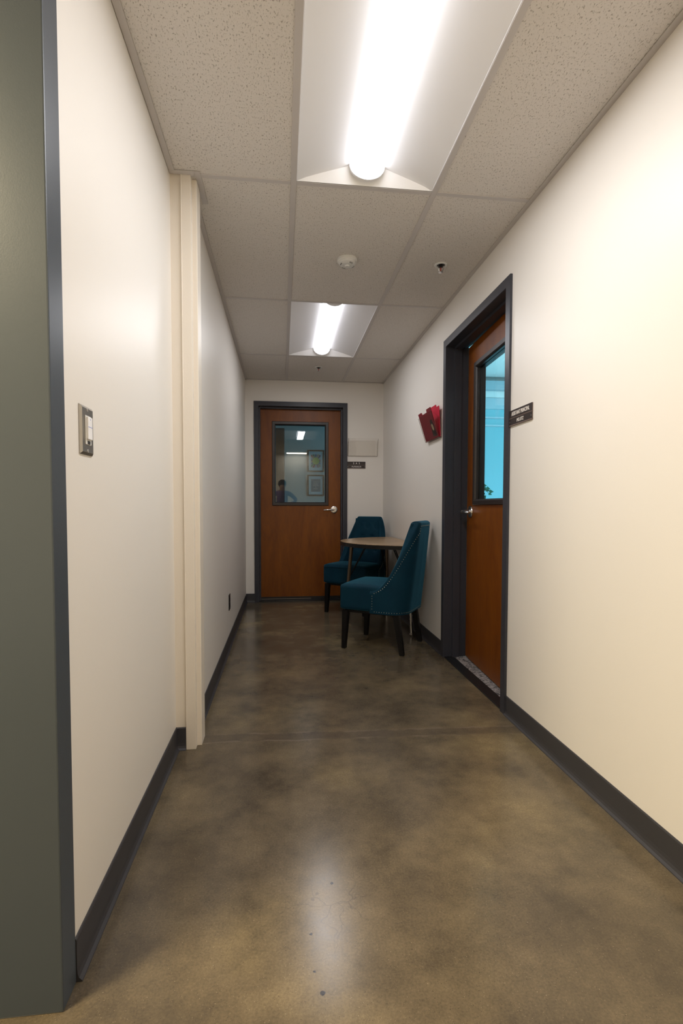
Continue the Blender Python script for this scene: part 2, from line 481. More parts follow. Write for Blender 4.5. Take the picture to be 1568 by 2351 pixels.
# ------------------------------------------------------------------ ceiling troffers
def troffer(cx, cy, lens, label):
    """recessed 2x4 fixture: sloped reflectors, half-round lens, triangular end plates"""
    root = empty('ceiling_light', (cx, cy, H), label, 'ceiling light', 'recessed corridor ceiling lights')
    hw, hl, up, lr = MOD/2-0.0125, LEN/2-0.0125, 0.060, 0.071
    P = lambda x, y, z: Vector((cx+x, cy+y, H+z))
    b = BM()
    for s in (-1, 1):
        prev = None
        for k in range(9):                                          # gently curved reflector wing
            u = k/8; x = s*(hw-(hw-lr+0.01)*u); z = up*(u**0.93)
            cur = (b.verts.new(P(x, -hl, z)), b.verts.new(P(x, hl, z)))
            if prev: f = b.faces.new((prev[0], prev[1], cur[1], cur[0])); f.smooth = True
            prev = cur
    box(b, cx-lr-0.02, cx+lr+0.02, cy-hl, cy+hl, H+up-0.004, H+up+0.01)
    mesh_obj('reflector', b, M['white_enamel'], root)
    for s in (-1, 1):
        b = BM()
        pts = []
        for k in range(17):
            u = -1+2*k/16; a = (1-abs(u))
            z = up*min(1, a*hw/(hw-lr+0.01))**0.93
            pts.append((u*hw, z))
        poly = [(-hw, -0.002)] + pts[1:-1] + [(hw, -0.002)]
        prism(b, poly, lambda u, v, t: P(u, s*(hl-0.03*(v/up)-t), v), 0, 0.004)
        mesh_obj('end_plate', b, M['endwhite'], root)
    b = BM()
    n = 16
    for s0, s1 in ((-hl+0.045, hl-0.045),):
        A = [b.verts.new(P(lr*math.cos(PI+PI*k/n), s0, up-0.004+0.0555*math.sin(PI+PI*k/n))) for k in range(n+1)]
        B = [b.verts.new(P(lr*math.cos(PI+PI*k/n), s1, up-0.004+0.0555*math.sin(PI+PI*k/n))) for k in range(n+1)]
        for k in range(n):
            f = b.faces.new((A[k], A[k+1], B[k+1], B[k])); f.smooth = True
        b.faces.new(A); b.faces.new(B[::-1])
    mesh_obj('lens', b, lens, root)
    for s in (-1, 1):
        b = BM()
        poly = [((lr+0.004)*math.cos(PI+PI*k/n), up-0.004+0.0585*math.sin(PI+PI*k/n)) for k in range(n+1)]
        prism(b, poly, lambda u, v, t: P(u, s*(hl-0.046+t), v), 0, 0.012)
        mesh_obj('lens_cap', b, M['white_enamel'], root)
    b = BM()                                                        # thin bright lip round the opening
    for s in (-1, 1):
        box(b, cx+s*hw-0.0015, cx+s*hw+0.0015, cy-hl, cy+hl, H-0.002, H+0.006)
        box(b, cx-hw, cx+hw, cy+s*hl-0.0015, cy+s*hl+0.0015, H-0.002, H+0.006)
    mesh_obj('trim_lip', b, M['white_enamel'], root)
    b = BM(); box(b, cx-hw-0.002, cx+hw+0.002, cy-hl-0.002, cy+hl+0.002, H+up+0.011, H+up+0.02)
    for s in (-1, 1):
        box(b, cx+s*(hw+0.004)-0.002, cx+s*(hw+0.004)+0.002, cy-hl, cy+hl, H+0.003, H+up+0.02)
        box(b, cx-hw, cx+hw, cy+s*(hl+0.004)-0.002, cy+s*(hl+0.004)+0.002, H+0.003, H+up+0.02)
    mesh_obj('housing', b, M['white_enamel'], root)
    return root
troffer(LIGHTS[0][0]+MOD/2, LIGHTS[0][1]+LEN/2, M['lens_near'], 'big lit white ceiling light nearest the corridor mouth, cut by the top of the picture')
troffer(LIGHTS[1][0]+MOD/2, LIGHTS[1][1]+LEN/2, M['lens_far'], 'smaller lit ceiling light beyond the smoke detector, near the end wall')

# smoke detector
c = (0.361, 2.812, H)
root = empty('smoke_detector', c, 'round white smoke detector on the ceiling between the two lights', 'smoke detector')
b = BM(); lathe(b, [(0.054, -0.0), (0.056, -0.006), (0.055, -0.014), (0.05, -0.0185)], c); mesh_obj('base', b, M['plastic_white'], root)
b = BM(); lathe(b, [(0.047, -0.018), (0.046, -0.026), (0.034, -0.034), (0.030, -0.0345)], c); mesh_obj('cover', b, M['plastic_white'], root)
b = BM(); lathe(b, [(0.014, -0.034), (0.014, -0.040), (0.012, -0.042)], c, seg=20); mesh_obj('sensor_cap', b, M['plastic_white'], root)
for a in (0.4, 2.0, 3.4, 5.2):
    b = BM()
    ax, ay = c[0]+0.037*math.cos(a), c[1]+0.037*math.sin(a)
    b2 = bmesh.new(); bmesh.ops.create_cube(b2, size=1)
    join(b, b2, 0, Matrix.Translation((ax, ay, H-0.032)) @ Matrix.Rotation(a, 4, 'Z') @ Matrix.Diagonal((0.005, 0.020, 0.006, 1)))
    mesh_obj('vent_slot', b, M['plastic_grey'], root)

# sprinkler heads
def sprinkler(c, label):
    root = empty('sprinkler_head', c, label, 'sprinkler', 'ceiling sprinkler heads')
    b = BM(); lathe(b, [(0.036, 0.0005), (0.0365, -0.003), (0.034, -0.0055), (0.025, -0.0055), (0.0225, -0.003), (0.0220, 0.0005)], c); mesh_obj('escutcheon', b, M['plastic_white'], root)
    b = BM(); lathe(b, [(0.022, -0.001), (0.012, -0.0015), (0.011, -0.010), (0.0115, -0.014), (0.005, -0.015)], c, seg=24); mesh_obj('socket', b, M['black'], root)
    b = BM()
    for s in (-1, 1):
        tube(b, [(c[0]+s*0.011, c[1], c[2]-0.012), (c[0]+s*0.014, c[1], c[2]-0.022), (c[0]+s*0.010, c[1], c[2]-0.033), (c[0], c[1], c[2]-0.040)], 0.0028, 8)
    mesh_obj('yoke', b, M['chrome'], root)
    b = BM(); cyl(b, (c[0], c[1], c[2]-0.014), (c[0], c[1], c[2]-0.036), 0.003, seg=10); mesh_obj('bulb', b, M['red_metal'], root)
    b = BM(); lathe(b, [(0.004, -0.039), (0.013, -0.0405), (0.013, -0.042), (0.004, -0.043)], c, seg=20); mesh_obj('deflector', b, M['chrome'], root)
sprinkler((0.8946, 2.8117, H), 'chrome sprinkler head above the right-hand office door')
sprinkler((0.3585, 4.978, H), 'chrome sprinkler head in the last ceiling row by the end wall')

# ------------------------------------------------------------------ doors
def door_frame(fn, w, h, parent, bm=None):
    """fn(u, v, z): u across (0..w outer), v into the wall, z up. Two-inch faced steel frame with a stop."""
    b = BM()
    fw = 0.050
    prof = [(0, 0.004), (0, -0.012), (fw-0.002, -0.012), (fw, -0.010), (fw, 0.050), (fw+0.016, 0.050), (fw+0.016, 0.098), (fw, 0.098), (fw, 0.150), (0, 0.150)]
    # mitred sweep along left jamb, head, right jamb
    def ring(k):
        out = []
        for (a, v) in prof:
            u, z = {0: (a, 0.0), 1: (a, h-a), 2: (w-a, h-a), 3: (w-a, 0.0)}[k]
            out.append(b.verts.new(fn(u, v, z)))
        return out
    rg = [ring(k) for k in range(4)]
    n = len(prof)
    for k in range(3):
        for i in range(n):
            j = (i+1) % n
            b.faces.new((rg[k][i], rg[k][j], rg[k+1][j], rg[k+1][i]))
    b.faces.new(rg[0][::-1]); b.faces.new(rg[3])
    return mesh_obj('door_frame', b, M['slate'], parent)

def slab_with_hole(b, fn, w, h, z0, t, hole, v0=0.0):
    """flat leaf with one rectangular opening: four boxes"""
    u0, u1, a, c = hole
    def bx(p, q, r, s):
        vs = [b.verts.new(fn(u, v, z)) for z in (r, s) for v in (v0, v0+t) for u in (p, q)]
        for q4 in ((0,1,3,2),(4,6,7,5),(0,4,5,1),(2,3,7,6),(0,2,6,4),(1,5,7,3)): b.faces.new([vs[k] for k in q4])
    bx(0, u0, z0, h); bx(u1, w, z0, h); bx(u0, u1, z0, a); bx(u0, u1, c, h)

def fbox(b, fn, u0, u1, v0, v1, z0, z1, bev=0.0, seg=1):
    b2 = bmesh.new(); box(b2, u0, u1, v0, v1, z0, z1, bev, seg)
    for q in b2.verts: q.co = fn(*q.co)
    join(b, b2)

def leaf(fn, w, h, hole, handle_u, toward, parent):
    """fn(u, v, z): leaf face at v = 0"""
    b = BM(); slab_with_hole(b, fn, w, h, 0.012, 0.044, hole)
    lf = mesh_obj('door_leaf', b, M['doorwood'], parent)
    u0, u1, a, c = hole
    m = 0.039                                                       # vision frame face width outside the glass
    b = BM()
    prof = [(-0.0, 0.0), (-0.0, -0.006), (0.004, -0.012), (m-0.010, -0.012), (m-0.004, -0.008), (m, 0.0), (m, 0.016), (0.0, 0.016)]
    def ring(k):
        out = []
        for (d, v) in prof:
            u, z = {0: (u0-0.012+d, a-0.012+d), 1: (u1+0.012-d, a-0.012+d), 2: (u1+0.012-d, c+0.012-d), 3: (u0-0.012+d, c+0.012-d)}[k]
            out.append(b.verts.new(fn(u, v, z)))
        return out
    rg = [ring(k) for k in range(4)]
    n = len(prof)
    for k in range(4):
        for i in range(n):
            j = (i+1) % n
            b.faces.new((rg[k][i], rg[k][j], rg[(k+1) % 4][j], rg[(k+1) % 4][i]))
    mesh_obj('vision_frame', b, M['brownframe'], lf)
    b = BM(); fbox(b, fn, u0+0.01, u1-0.01, 0.016, 0.022, a+0.01, c-0.01)
    mesh_obj('glass_pane', b, M['glass'], lf)
    b = BM()                                                        # frame ring on the office side
    for q in ((u0-0.012, u0+0.027, a-0.012, c+0.012), (u1-0.027, u1+0.012, a-0.012, c+0.012), (u0+0.027, u1-0.027, a-0.012, a+0.027), (u0+0.027, u1-0.027, c-0.027, c+0.012)):
        fbox(b, fn, q[0], q[1], 0.022, 0.056, q[2], q[3])
    mesh_obj('vision_frame', b, M['brownframe'], lf)
    # lever handle
    hz = 1.0135
    b = BM(); b2 = bmesh.new(); lathe(b2, [(0.040, 0.0), (0.041, -0.003), (0.039, -0.008), (0.030, -0.011), (0.028, -0.0112)], (0, 0, 0), 'Y', 36)
    for q in b2.verts: q.co = fn(handle_u+q.co.x, q.co.y, hz+q.co.z)
    join(b, b2)
    hd = mesh_obj('door_handle', b, M['chrome'], parent)
    b = BM(); b2 = bmesh.new()
    cyl(b2, (0, -0.010, 0), (0, -0.046, 0), 0.0155, 0.0135, 24)
    pts = [(0.004*toward*-1, -0.052, 0.0), (0.020*toward, -0.056, 0.0), (0.045*toward, -0.060, -0.001), (0.080*toward, -0.061, -0.003), (0.108*toward, -0.059, -0.004), (0.120*toward, -0.052, -0.004)]
    tube(b2, pts, [0.0125, 0.0115, 0.0095, 0.009, 0.0085, 0.006], 14)
    cyl(b2, (0, -0.040, 0), (0, -0.064, 0), 0.0140, 0.0135, 24)
    for q in b2.verts: q.co = fn(handle_u+q.co.x, q.co.y, hz+q.co.z)
    join(b, b2)
    mesh_obj('lever', b, M['chrome'], hd)
    b = BM(); b2 = bmesh.new(); lathe(b2, [(0.0085, -0.0642), (0.008, -0.066), (0.003, -0.0662)], (0, 0, 0), 'Y', 18)
    for q in b2.verts: q.co = fn(handle_u+q.co.x, q.co.y, hz+q.co.z)
    join(b, b2)
    mesh_obj('keyhole', b, M['steel'], hd)
    return lf

# back door (closed): leaf sits behind the stops
d2 = empty('door_2', (BX0, YB, 0), 'closed reddish-brown wood door with a tall glass pane in the end wall', 'door', kind='structure')
fn2 = lambda u, v, z: Vector((BX0+u, YB+v, z))
door_frame(fn2, BX1-BX0, DZ, d2)
LW = BX1-BX0-0.106
fl2 = lambda u, v, z: Vector((BX0+0.053+u, YB+0.1+v, z))
leaf(fl2, LW, 2.125, (0.150, 0.752, 1.070, 1.975), 0.826, -1, d2)
b = BM(); fbox(b, fn2, 0.05, BX1-BX0-0.05, 0.0, 0.15, 0.0, 0.006)
mesh_obj('threshold', b, M['black'], d2)
b = BM(); fbox(b, fn2, 0.054, BX1-BX0-0.054, 0.092, 0.0995, 0.006, 0.040)
sw = mesh_obj('door_sweep', b, M['black'], d2)
b = BM(); fbox(b, fn2, 0.070, 0.62, 0.0905, 0.0925, 0.016, 0.0195)
mesh_obj('sweep_rail', b, M['steel'], sw)

# right door, slightly ajar into the office: hinge on the near jamb
d1 = empty('door_1', (XR, DY0, 0), 'reddish-brown wood office door standing ajar in the right wall, blue light behind its glass', 'door', kind='structure')
fn1 = lambda u, v, z: Vector((XR+v, DY0+u, z))
door_frame(fn1, DY1-DY0, DZ, d1)
AJ = R(2.8)
def fl1(u, v, z):
    # u from the hinge edge (near) to the latch edge (far)
    p = Vector((v, u, 0)); p = Matrix.Rotation(-AJ, 3, 'Z') @ p
    return Vector((XR+0.102+p.x, DY0+0.056+p.y, z))
leaf(fl1, 0.905, 2.125, (0.145, 0.752, 1.070, 1.975), 0.826, -1, d1)
b = BM(); fbox(b, fn1, 0.05, DY1-DY0-0.05, -0.004, 0.066, 0.0, 0.006, 0.002)
mesh_obj('threshold', b, M['black'], d1)

# ------------------------------------------------------------------ right office seen through the glass
OX1, OY0, OY1 = 3.6, 0.6, 5.15
bm = BM(); box(bm, XR+0.045, OX1, OY0, OY1, -0.1, 0.004)
struct('floor_office', bm, M['carpet'], 'grey patterned carpet behind the office door', 'floor')
bm = BM(); box(bm, XR+T, OX1, OY0, OY1, H, H+0.05)
for x in (1.75, 2.36, 2.97): box(bm, x-0.012, x+0.012, OY0, OY1, H-0.004, H)
for y in (1.7, 2.9, 4.1): box(bm, XR+T, OX1, y-0.012, y+0.012, H-0.004, H)
struct('ceiling_office', bm, M['wall_plain'], 'ceiling of the office seen through the door glass', 'ceiling')
bm = BM()
box(bm, OX1, OX1+0.1, OY0, OY1, 0, H); box(bm, XR+T, OX1, OY0-0.1, OY0, 0, H)
struct('wall_office_side', bm, M['wall_plain'], 'side walls of the office', 'wall')
WZ0, WZ1 = 1.075, 2.20
bm = BM()
box(bm, XR+T, OX1, OY1, OY1+0.1, 0, WZ0); box(bm, XR+T, OX1, OY1, OY1+0.1, WZ1, H)
box(bm, XR+T, 1.5, OY1, OY1+0.1, WZ0, WZ1); box(bm, 3.4, OX1, OY1, OY1+0.1, WZ0, WZ1)
struct('wall_office', bm, M['wall_plain'], 'pale office wall around the blue window', 'wall')
win = empty('window_1', (2.45, OY1, WZ0), 'bright blue office window seen through the glass of the ajar door', 'window', kind='structure')
b = BM(); box(b, 1.5, 3.4, OY1+0.03, OY1+0.04, WZ0, WZ1)
mesh_obj('window_pane', b, M['daylight'], win)
b = BM()
box(b, 1.48, 3.42, OY1-0.10, OY1-0.005, WZ1+0.07, WZ1+0.16, 0.004); mesh_obj('valance', b, plain('blue_grey_valance', (0.32, 0.42, 0.46), 0.6), win)
b = BM()
box(b, 1.5, 3.4, OY1-0.01, OY1+0.03, 2.085, 2.20); box(b, 1.5, 3.4, OY1-0.02, OY1+0.03, 1.985, 2.0); box(b, 1.5, 3.4, OY1-0.03, OY1+0.03, 1.90, 1.915)
box(b, 1.5, 1.54, OY1-0.01, OY1+0.03, WZ0, WZ1); box(b, 3.36, 3.4, OY1-0.01, OY1+0.03, WZ0, WZ1)
mesh_obj('window_frame', b, plain('pale_blue_frame', (0.40, 0.50, 0.54), 0.5), win)
b = BM(); box(b, 1.46, 3.44, OY1-0.26, OY1+0.03, WZ0-0.03, WZ0, 0.004); mesh_obj('window_sill', b, M['wall_plain'], win)

# trailing plant in a blue pot on the sill
pc = Vector((2.02, OY1-0.13, WZ0))
pl = empty('potted_vine', pc, 'green trailing vine in a blue pot at the foot of the office door glass', 'plant')
b = BM(); lathe(b, [(0.042, 0.0), (0.052, 0.05), (0.058, 0.11), (0.060, 0.115), (0.054, 0.115), (0.05, 0.09)], pc, seg=28); mesh_obj('pot', b, M['bluepot'], pl)
lf_b, st_b = BM(), BM()
random.seed(3)
def leafshape(b, p, d, up, L):
    d = d.normalized(); s = d.cross(up).normalized(); n = s.cross(d)
    out = [(0, 0), (0.18, 0.34), (0.02, 0.52), (0.45, 0.36), (1.0, 0.0), (0.45, -0.36), (0.02, -0.52), (0.18, -0.34)]
    top = [b.verts.new(p+d*a*L+s*c*L+n*(0.10*L*(1-abs(c)*2))) for a, c in out]
    bot = [b.verts.new(q.co-n*0.0012) for q in top]
    b.faces.new(top); b.faces.new(bot[::-1])
    for i in range(8): b.faces.new((top[i], bot[i], bot[(i+1) % 8], top[(i+1) % 8]))
for k in range(11):
    a = 2*PI*k/11+random.uniform(-0.2, 0.2); rr = random.uniform(0.06, 0.15); hh = random.uniform(0.10, 0.20)
    p0 = pc+Vector((0.03*math.cos(a), 0.03*math.sin(a), 0.11)); p1 = pc+Vector((rr*0.6*math.cos(a), rr*0.5*math.sin(a), hh+0.03)); p2 = pc+Vector((rr*math.cos(a), rr*0.7*math.sin(a), hh-random.uniform(-0.02, 0.05)))
    tube(st_b, [p0, p0.lerp(p1, 0.5)+Vector((0, 0, 0.012)), p1, p2], 0.0022, 6)
    for q in (p2, p1.lerp(p2, 0.3)):
        leafshape(lf_b, q, Vector((math.cos(a)+random.uniform(-0.7, 0.7), math.sin(a)*0.4-0.3, random.uniform(-0.8, 0.4))), Vector((0, -1, 0.35)), random.uniform(0.038, 0.06))
mesh_obj('stems', st_b, M['leafgreen'], pl); mesh_obj('foliage', lf_b, M['leafgreen'], pl)

# ------------------------------------------------------------------ dim office behind the end door
EX0, EX1, EY1 = -0.8, 1.9, 8.0
bm = BM(); box(bm, EX0, EX1, YB+0.09, EY1, -0.1, 0.0)
struct('floor_back_office', bm, M['carpet'], 'carpet of the dim office behind the end door', 'floor')
bm = BM(); box(bm, EX0, EX1, YB+T, EY1, H, H+0.05)
struct('ceiling_back_office', bm, M['wall_plain'], 'ceiling of the dim office behind the end door', 'ceiling')
bm = BM(); box(bm, EX0-0.1, EX0, YB+T, EY1, 0, H); box(bm, EX1, EX1+0.1, YB+T, EY1, 0, H); box(bm, EX0, EX1, EY1, EY1+0.1, 0, H)
struct('wall_back_office', bm, M['wall_plain'], 'teal-lit wall of the dim office behind the end door', 'wall')
cb = empty('storage_cabinet', (-0.19, 7.0, 0), 'tall dark brown cabinet at the left inside the end-door glass', 'cabinet')
b = BM(); box(b, -0.75, 0.033, 6.9, 7.4, 0.0, 2.11, 0.004); mesh_obj('body', b, M['darkbrown'], cb)
for s in (0, 1):
    b = BM(); box(b, -0.745+s*0.39, -0.36+s*0.39, 6.882, 6.899, 0.06, 2.09, 0.003); dr = mesh_obj('cabinet_door', b, M['darkbrown'], cb)
    b = BM(); cyl(b, (-0.40+s*0.08, 6.872, 1.0), (-0.40+s*0.08, 6.872, 1.14), 0.006, seg=10); box(b, -0.404+s*0.08, -0.396+s*0.08, 6.872, 6.884, 1.005, 1.015); box(b, -0.404+s*0.08, -0.396+s*0.08, 6.872, 6.884, 1.125, 1.135)
    mesh_obj('handle', b, M['steel'], dr)

def wall_frame(cx, cz, w, h, label, art):
    y = EY1
    root = empty('picture_frame', (cx, y, cz), label, 'framed print', 'framed prints behind the end door')
    b = BM(); fw = 0.022
    for q in ((-w/2, -w/2+fw, -h/2, h/2), (w/2-fw, w/2, -h/2, h/2), (-w/2+fw, w/2-fw, -h/2, -h/2+fw), (-w/2+fw, w/2-fw, h/2-fw, h/2)):
        box(b, cx+q[0], cx+q[1], y-0.025, y-0.001, cz+q[2], cz+q[3], 0.002)
    mesh_obj('frame', b, M['black'], root)
    b = BM(); box(b, cx-w/2+fw, cx+w/2-fw, y-0.012, y-0.002, cz-h/2+fw, cz+h/2-fw); mt = mesh_obj('mat_board', b, M['mat'], root)
    pw, ph = w*0.56, h*0.60
    if art == 'sun':
        b = BM(); mats = [M['mat'], M['sunyellow']]+[M['ray%d' % i] for i in range(6)]
        yy = y-0.0125
        n = 18
        def clip(a, r):
            x, z = math.cos(a), math.sin(a); k = min(pw/2/max(abs(x), 1e-6), ph/2/max(abs(z), 1e-6)); return (x*k, z*k)
        for i in range(n):
            a0, a1 = 2*PI*(i+0.08)/n, 2*PI*(i+0.92)/n
            p = [clip(a0, 1), clip((a0+a1)/2, 1), clip(a1, 1)]
            vs = [b.verts.new((cx, yy, cz))]+[b.verts.new((cx+q[0], yy, cz+q[1])) for q in p]
            f = b.faces.new(vs); f.material_index = 2+(i*5) % 6
        r = pw*0.36
        vs = [b.verts.new((cx+r*1.02*math.cos(2*PI*k/28), yy-0.0006, cz+r*1.05*math.sin(2*PI*k/28))) for k in range(28)]
        f = b.faces.new(vs); f.material_index = 1
        mesh_obj('sun_print', b, mats, mt)
    else:
        b = BM(); box(b, cx-pw/2, cx+pw/2, y-0.0135, y-0.0115, cz-ph/2, cz+ph/2); pr = mesh_obj('quote_print', b, M['slateprint'], mt)
        b = BM()
        for i, (s, kw) in enumerate((('today a', 0.56), ('reader', 0.52), ('tomorrow', 0.58), ('a', 0.08), ('leader', 0.48))):
            join(b, text_bm(s, 0.018, pw*kw), 0, Matrix.Translation((cx, y-0.0142, cz+0.052-i*0.026)) @ Matrix.Rotation(PI/2, 4, 'X'))
        mesh_obj('lettering', b, M['letter'], pr)

# positions: far wall of the dim office
wall_frame(0.530, 1.77, 0.268, 0.345, 'upper framed print behind the end-door glass, a yellow sun with coloured rays', 'sun')
wall_frame(0.530, 1.385, 0.268, 0.335, 'lower framed print behind the end-door glass, pale lettering on dark grey', 'quote')

# ------------------------------------------------------------------ wall signs
def sign(fn, w, h, top, bottom, label, tw, bw, sz=(0.019, 0.016)):
    """fn(u, v, n): u to the reader's right, v up, n out of the wall"""
    root = empty('name_sign', fn(w/2, h/2, 0), label, 'sign', 'brown door name signs')
    def fb(b, u0, u1, v0, v1, n0, n1, bev=0.0):
        b2 = bmesh.new(); box(b2, u0, u1, v0, v1, n0, n1, bev)
        for q in b2.verts: q.co = fn(*q.co)
        join(b, b2)
    b = BM(); fb(b, 0, w, 0, h, 0, 0.003, 0.0008); fb(b, 0, w, -0.0005, 0.004, 0, 0.007); fb(b, 0, w, h*0.49-0.002, h*0.49+0.001, 0, 0.007); mesh_obj('holder', b, M['signline'], root)
    for (v0, v1, s, k, tws) in ((h*0.51, h, top, sz[0], tw), (0.0035, h*0.475, bottom, sz[1], bw)):
        b = BM(); fb(b, 0.0, w, v0, v1, 0.003, 0.006, 0.0006); pl_ = mesh_obj('name_plate', b, M['signbrown'], root)
        b = BM(); b2 = text_bm(s, k, tws)
        for q in b2.verts: q.co = fn(w*0.5+q.co.x, (v0+v1)/2+q.co.y, 0.0062+q.co.z)
        join(b, b2); mesh_obj('lettering', b, M['letter'], pl_)
    for u in (0.006, w-0.006):
        b = BM(); b2 = bmesh.new(); cyl(b2, (u, h*0.24, 0.005), (u, h*0.24, 0.0075), 0.0024, seg=12)
        for q in b2.verts: q.co = fn(*q.co)
        join(b, b2); mesh_obj('screw', b, M['alu'], root)
sign(lambda u, v, n: Vector((XR-n, 2.377-u, 1.441+v)), 0.2235, 0.075, 'ASSISTANT PRINCIPAL', 'MS.UTZ', 'brown two-line sign reading assistant principal beside the ajar door', 0.178, 0.066)
sign(lambda u, v, n: Vector((BX1+0.001+u, YB-n, 1.470+v)), 0.2015, 0.075, 'S  A  S', 'Ms.FRANCHI', 'small brown sign lettered S A S under the empty acrylic pocket', 0.074, 0.104, (0.020, 0.0165))

# ------------------------------------------------------------------ acrylic wall pockets
def quad_slab(b, pts, n, t, mi_edge=1):
    n = Vector(n).normalized()*t
    A = [b.verts.new(Vector(p)) for p in pts]; B = [b.verts.new(Vector(p)+n) for p in pts]
    b.faces.new(A); b.faces.new(B[::-1])
    k = len(pts)
    for i in range(k):
        f = b.faces.new((A[i], B[i], B[(i+1) % k], A[(i+1) % k])); f.material_index = mi_edge

def pocket(fn, w, zb, zt, out_b, out_t, back_h, label):
    """fn(u, n, z): u along the wall, n out of the wall"""
    root = empty('wall_file_pocket', fn(w/2, 0, zb), label, 'file pocket', 'clear acrylic wall file pockets')
    mats = [M['acrylic'], M['acrylic_edge']]
    nrm = lambda p: (fn(0, 1, 0)-fn(0, 0, 0))
    t = 0.003
    b = BM(); quad_slab(b, [fn(0.02, 0.002, zb), fn(w-0.02, 0.002, zb), fn(w-0.02, 0.002, back_h), fn(0.02, 0.002, back_h)], nrm(0), t); mesh_obj('back_panel', b, mats, root)
    b = BM(); quad_slab(b, [fn(0, out_b, zb), fn(w, out_b, zb), fn(w, out_t, zt), fn(0, out_t, zt)], nrm(0), t); mesh_obj('front_panel', b, mats, root)
    b = BM(); quad_slab(b, [fn(0, 0.002, zb), fn(w, 0.002, zb), fn(w, out_b, zb), fn(0, out_b, zb)], (0, 0, -1), t); mesh_obj('bottom_panel', b, mats, root)
    for s in (0, 1):
        u = w if s else 0
        du = (fn(1, 0, 0)-fn(0, 0, 0))*(1 if s else -1)
        b = BM(); quad_slab(b, [fn(u, 0.002, zb), fn(u, out_b, zb), fn(u, out_t, zt), fn(u, 0.002, zt-0.055)], du, t); mesh_obj('side_panel', b, mats, root)
    return root
# on the right wall, beyond the ajar door; u runs away from the camera
fr = lambda u, n, z: Vector((XR-n, 3.45+u, z))
pocket(fr, 0.33, 1.540, 1.7185, 0.022, 0.080, 1.735, 'clear acrylic pocket of red folders on the right wall beyond the ajar door')
# folders: front one leans with the front panel, back one stays near the wall
def folder(name, poly, nfn, label, mats, art=False):
    root = empty(name, nfn(0.16, 0.0, 0.0), label, 'folder', 'red folders in the wall pocket')
    b = BM(); prism(b, poly, lambda u, v, t: nfn(u, t, v), 0.0, 0.0018); mesh_obj('cover', b, mats[0], root)
    b = BM(); prism(b, [(p[0]*0.985+0.003, p[1]-0.002 if p[1] > 0.05 else p[1]+0.002) for p in poly], lambda u, v, t: nfn(u, t, v), -0.0030, -0.0012); mesh_obj('back_cover', b, mats[1], root)
    if art:
        pr = None
        b = BM()
        pts = [(0.030, 0.012), (0.118, 0.012), (0.112, 0.060), (0.108, 0.115), (0.092, 0.130), (0.060, 0.126), (0.044, 0.095), (0.036, 0.050)]
        prism(b, pts, lambda u, v, t: nfn(u, t, v), 0.0019, 0.0023); pr = mesh_obj('dark_motif', b, M['motif'], root)
        b = BM()
        pts = [(0.056, 0.062), (0.074, 0.048), (0.094, 0.064), (0.100, 0.090), (0.090, 0.098), (0.082, 0.090), (0.076, 0.100), (0.062, 0.088)]
        prism(b, pts, lambda u, v, t: nfn(u, t, v), 0.0024, 0.0028); mesh_obj('pale_patch', b, M['motif_pale'], root)
    return root
def nf_front(u, n, v):       # just behind the front panel
    s = v/0.18
    return Vector((XR-(0.0185+0.0565*s)-n, 3.45+u, 1.543+v))
def nf_back(u, n, v):
    s = v/0.2
    return Vector((XR-(0.0095+0.012*s)-n, 3.45+u, 1.543+v))
folder('red_folder', [(0.012, 0), (0.325, 0), (0.325, 0.205), (0.240, 0.205), (0.233, 0.186), (0.120, 0.186), (0.113, 0.205), (0.012, 0.205)], nf_front,
       'dark red printed folder leaning on the front of the acrylic pocket', (M['darkred'], M['red']), True)
folder('red_folder', [(0.004, 0), (0.30, 0), (0.30, 0.215), (0.20, 0.215), (0.19, 0.235), (0.075, 0.235), (0.068, 0.215), (0.004, 0.215)], nf_back,
       'bright pink-red folder at the back of the acrylic pocket, against the wall', (M['pinkred'], M['red']))
# on the end wall, empty
fb_ = lambda u, n, z: Vector((0.722+u, YB-n, z))
pocket(fb_, 0.325, 1.606, 1.792, 0.022, 0.072, 1.775, 'empty clear acrylic pocket on the end wall right of the closed door')

# ------------------------------------------------------------------ light switch and outlet
root = empty('light_switch', (XL, 1.239, 1.2215), 'steel light switch plate with a white dimmer on the near left wall', 'light switch')
b = BM()
y0, y1, z0, z1 = 1.2015, 1.2765, 1.1655, 1.2775
prof = [(0, 0.0), (0.0, 0.002), (0.0045, 0.0062), (0.0045, 0.0062)]
A = [b.verts.new((XL, y, z)) for y, z in ((y0, z0), (y1, z0), (y1, z1), (y0, z1))]
B_ = [b.verts.new((XL+0.0022, y, z)) for y, z in ((y0, z0), (y1, z0), (y1, z1), (y0, z1))]
e = 0.0055
C_ = [b.verts.new((XL+0.0065, y, z)) for y, z in ((y0+e, z0+e), (y1-e, z0+e), (y1-e, z1-e), (y0+e, z1-e))]
for q in ((A, B_), (B_, C_)):
    for i in range(4): b.faces.new((q[0][i], q[0][(i+1) % 4], q[1][(i+1) % 4], q[1][i]))
b.faces.new(C_); b.faces.new(A[::-1])
mesh_obj('plate', b, M['steel'], root)
b = BM(); box(b, XL+0.006, XL+0.0082, 1.2225, 1.2555, 1.1885, 1.2555, 0.0008); ins = mesh_obj('dimmer_body', b, M['plastic_white'], root)
b = BM(); box(b, XL+0.008, XL+0.0125, 1.2255, 1.2525, 1.2005, 1.2525, 0.0015, 2); mesh_obj('paddle', b, M['white_enamel'], ins)
b = BM(); box(b, XL+0.0124, XL+0.0128, 1.2265, 1.2515, 1.2288, 1.2296); box(b, XL+0.0124, XL+0.0128, 1.2385, 1.2405, 1.246, 1.248); mesh_obj('indicator', b, plain('blue_indicator', (0.05, 0.10, 0.65), 0.4), ins)
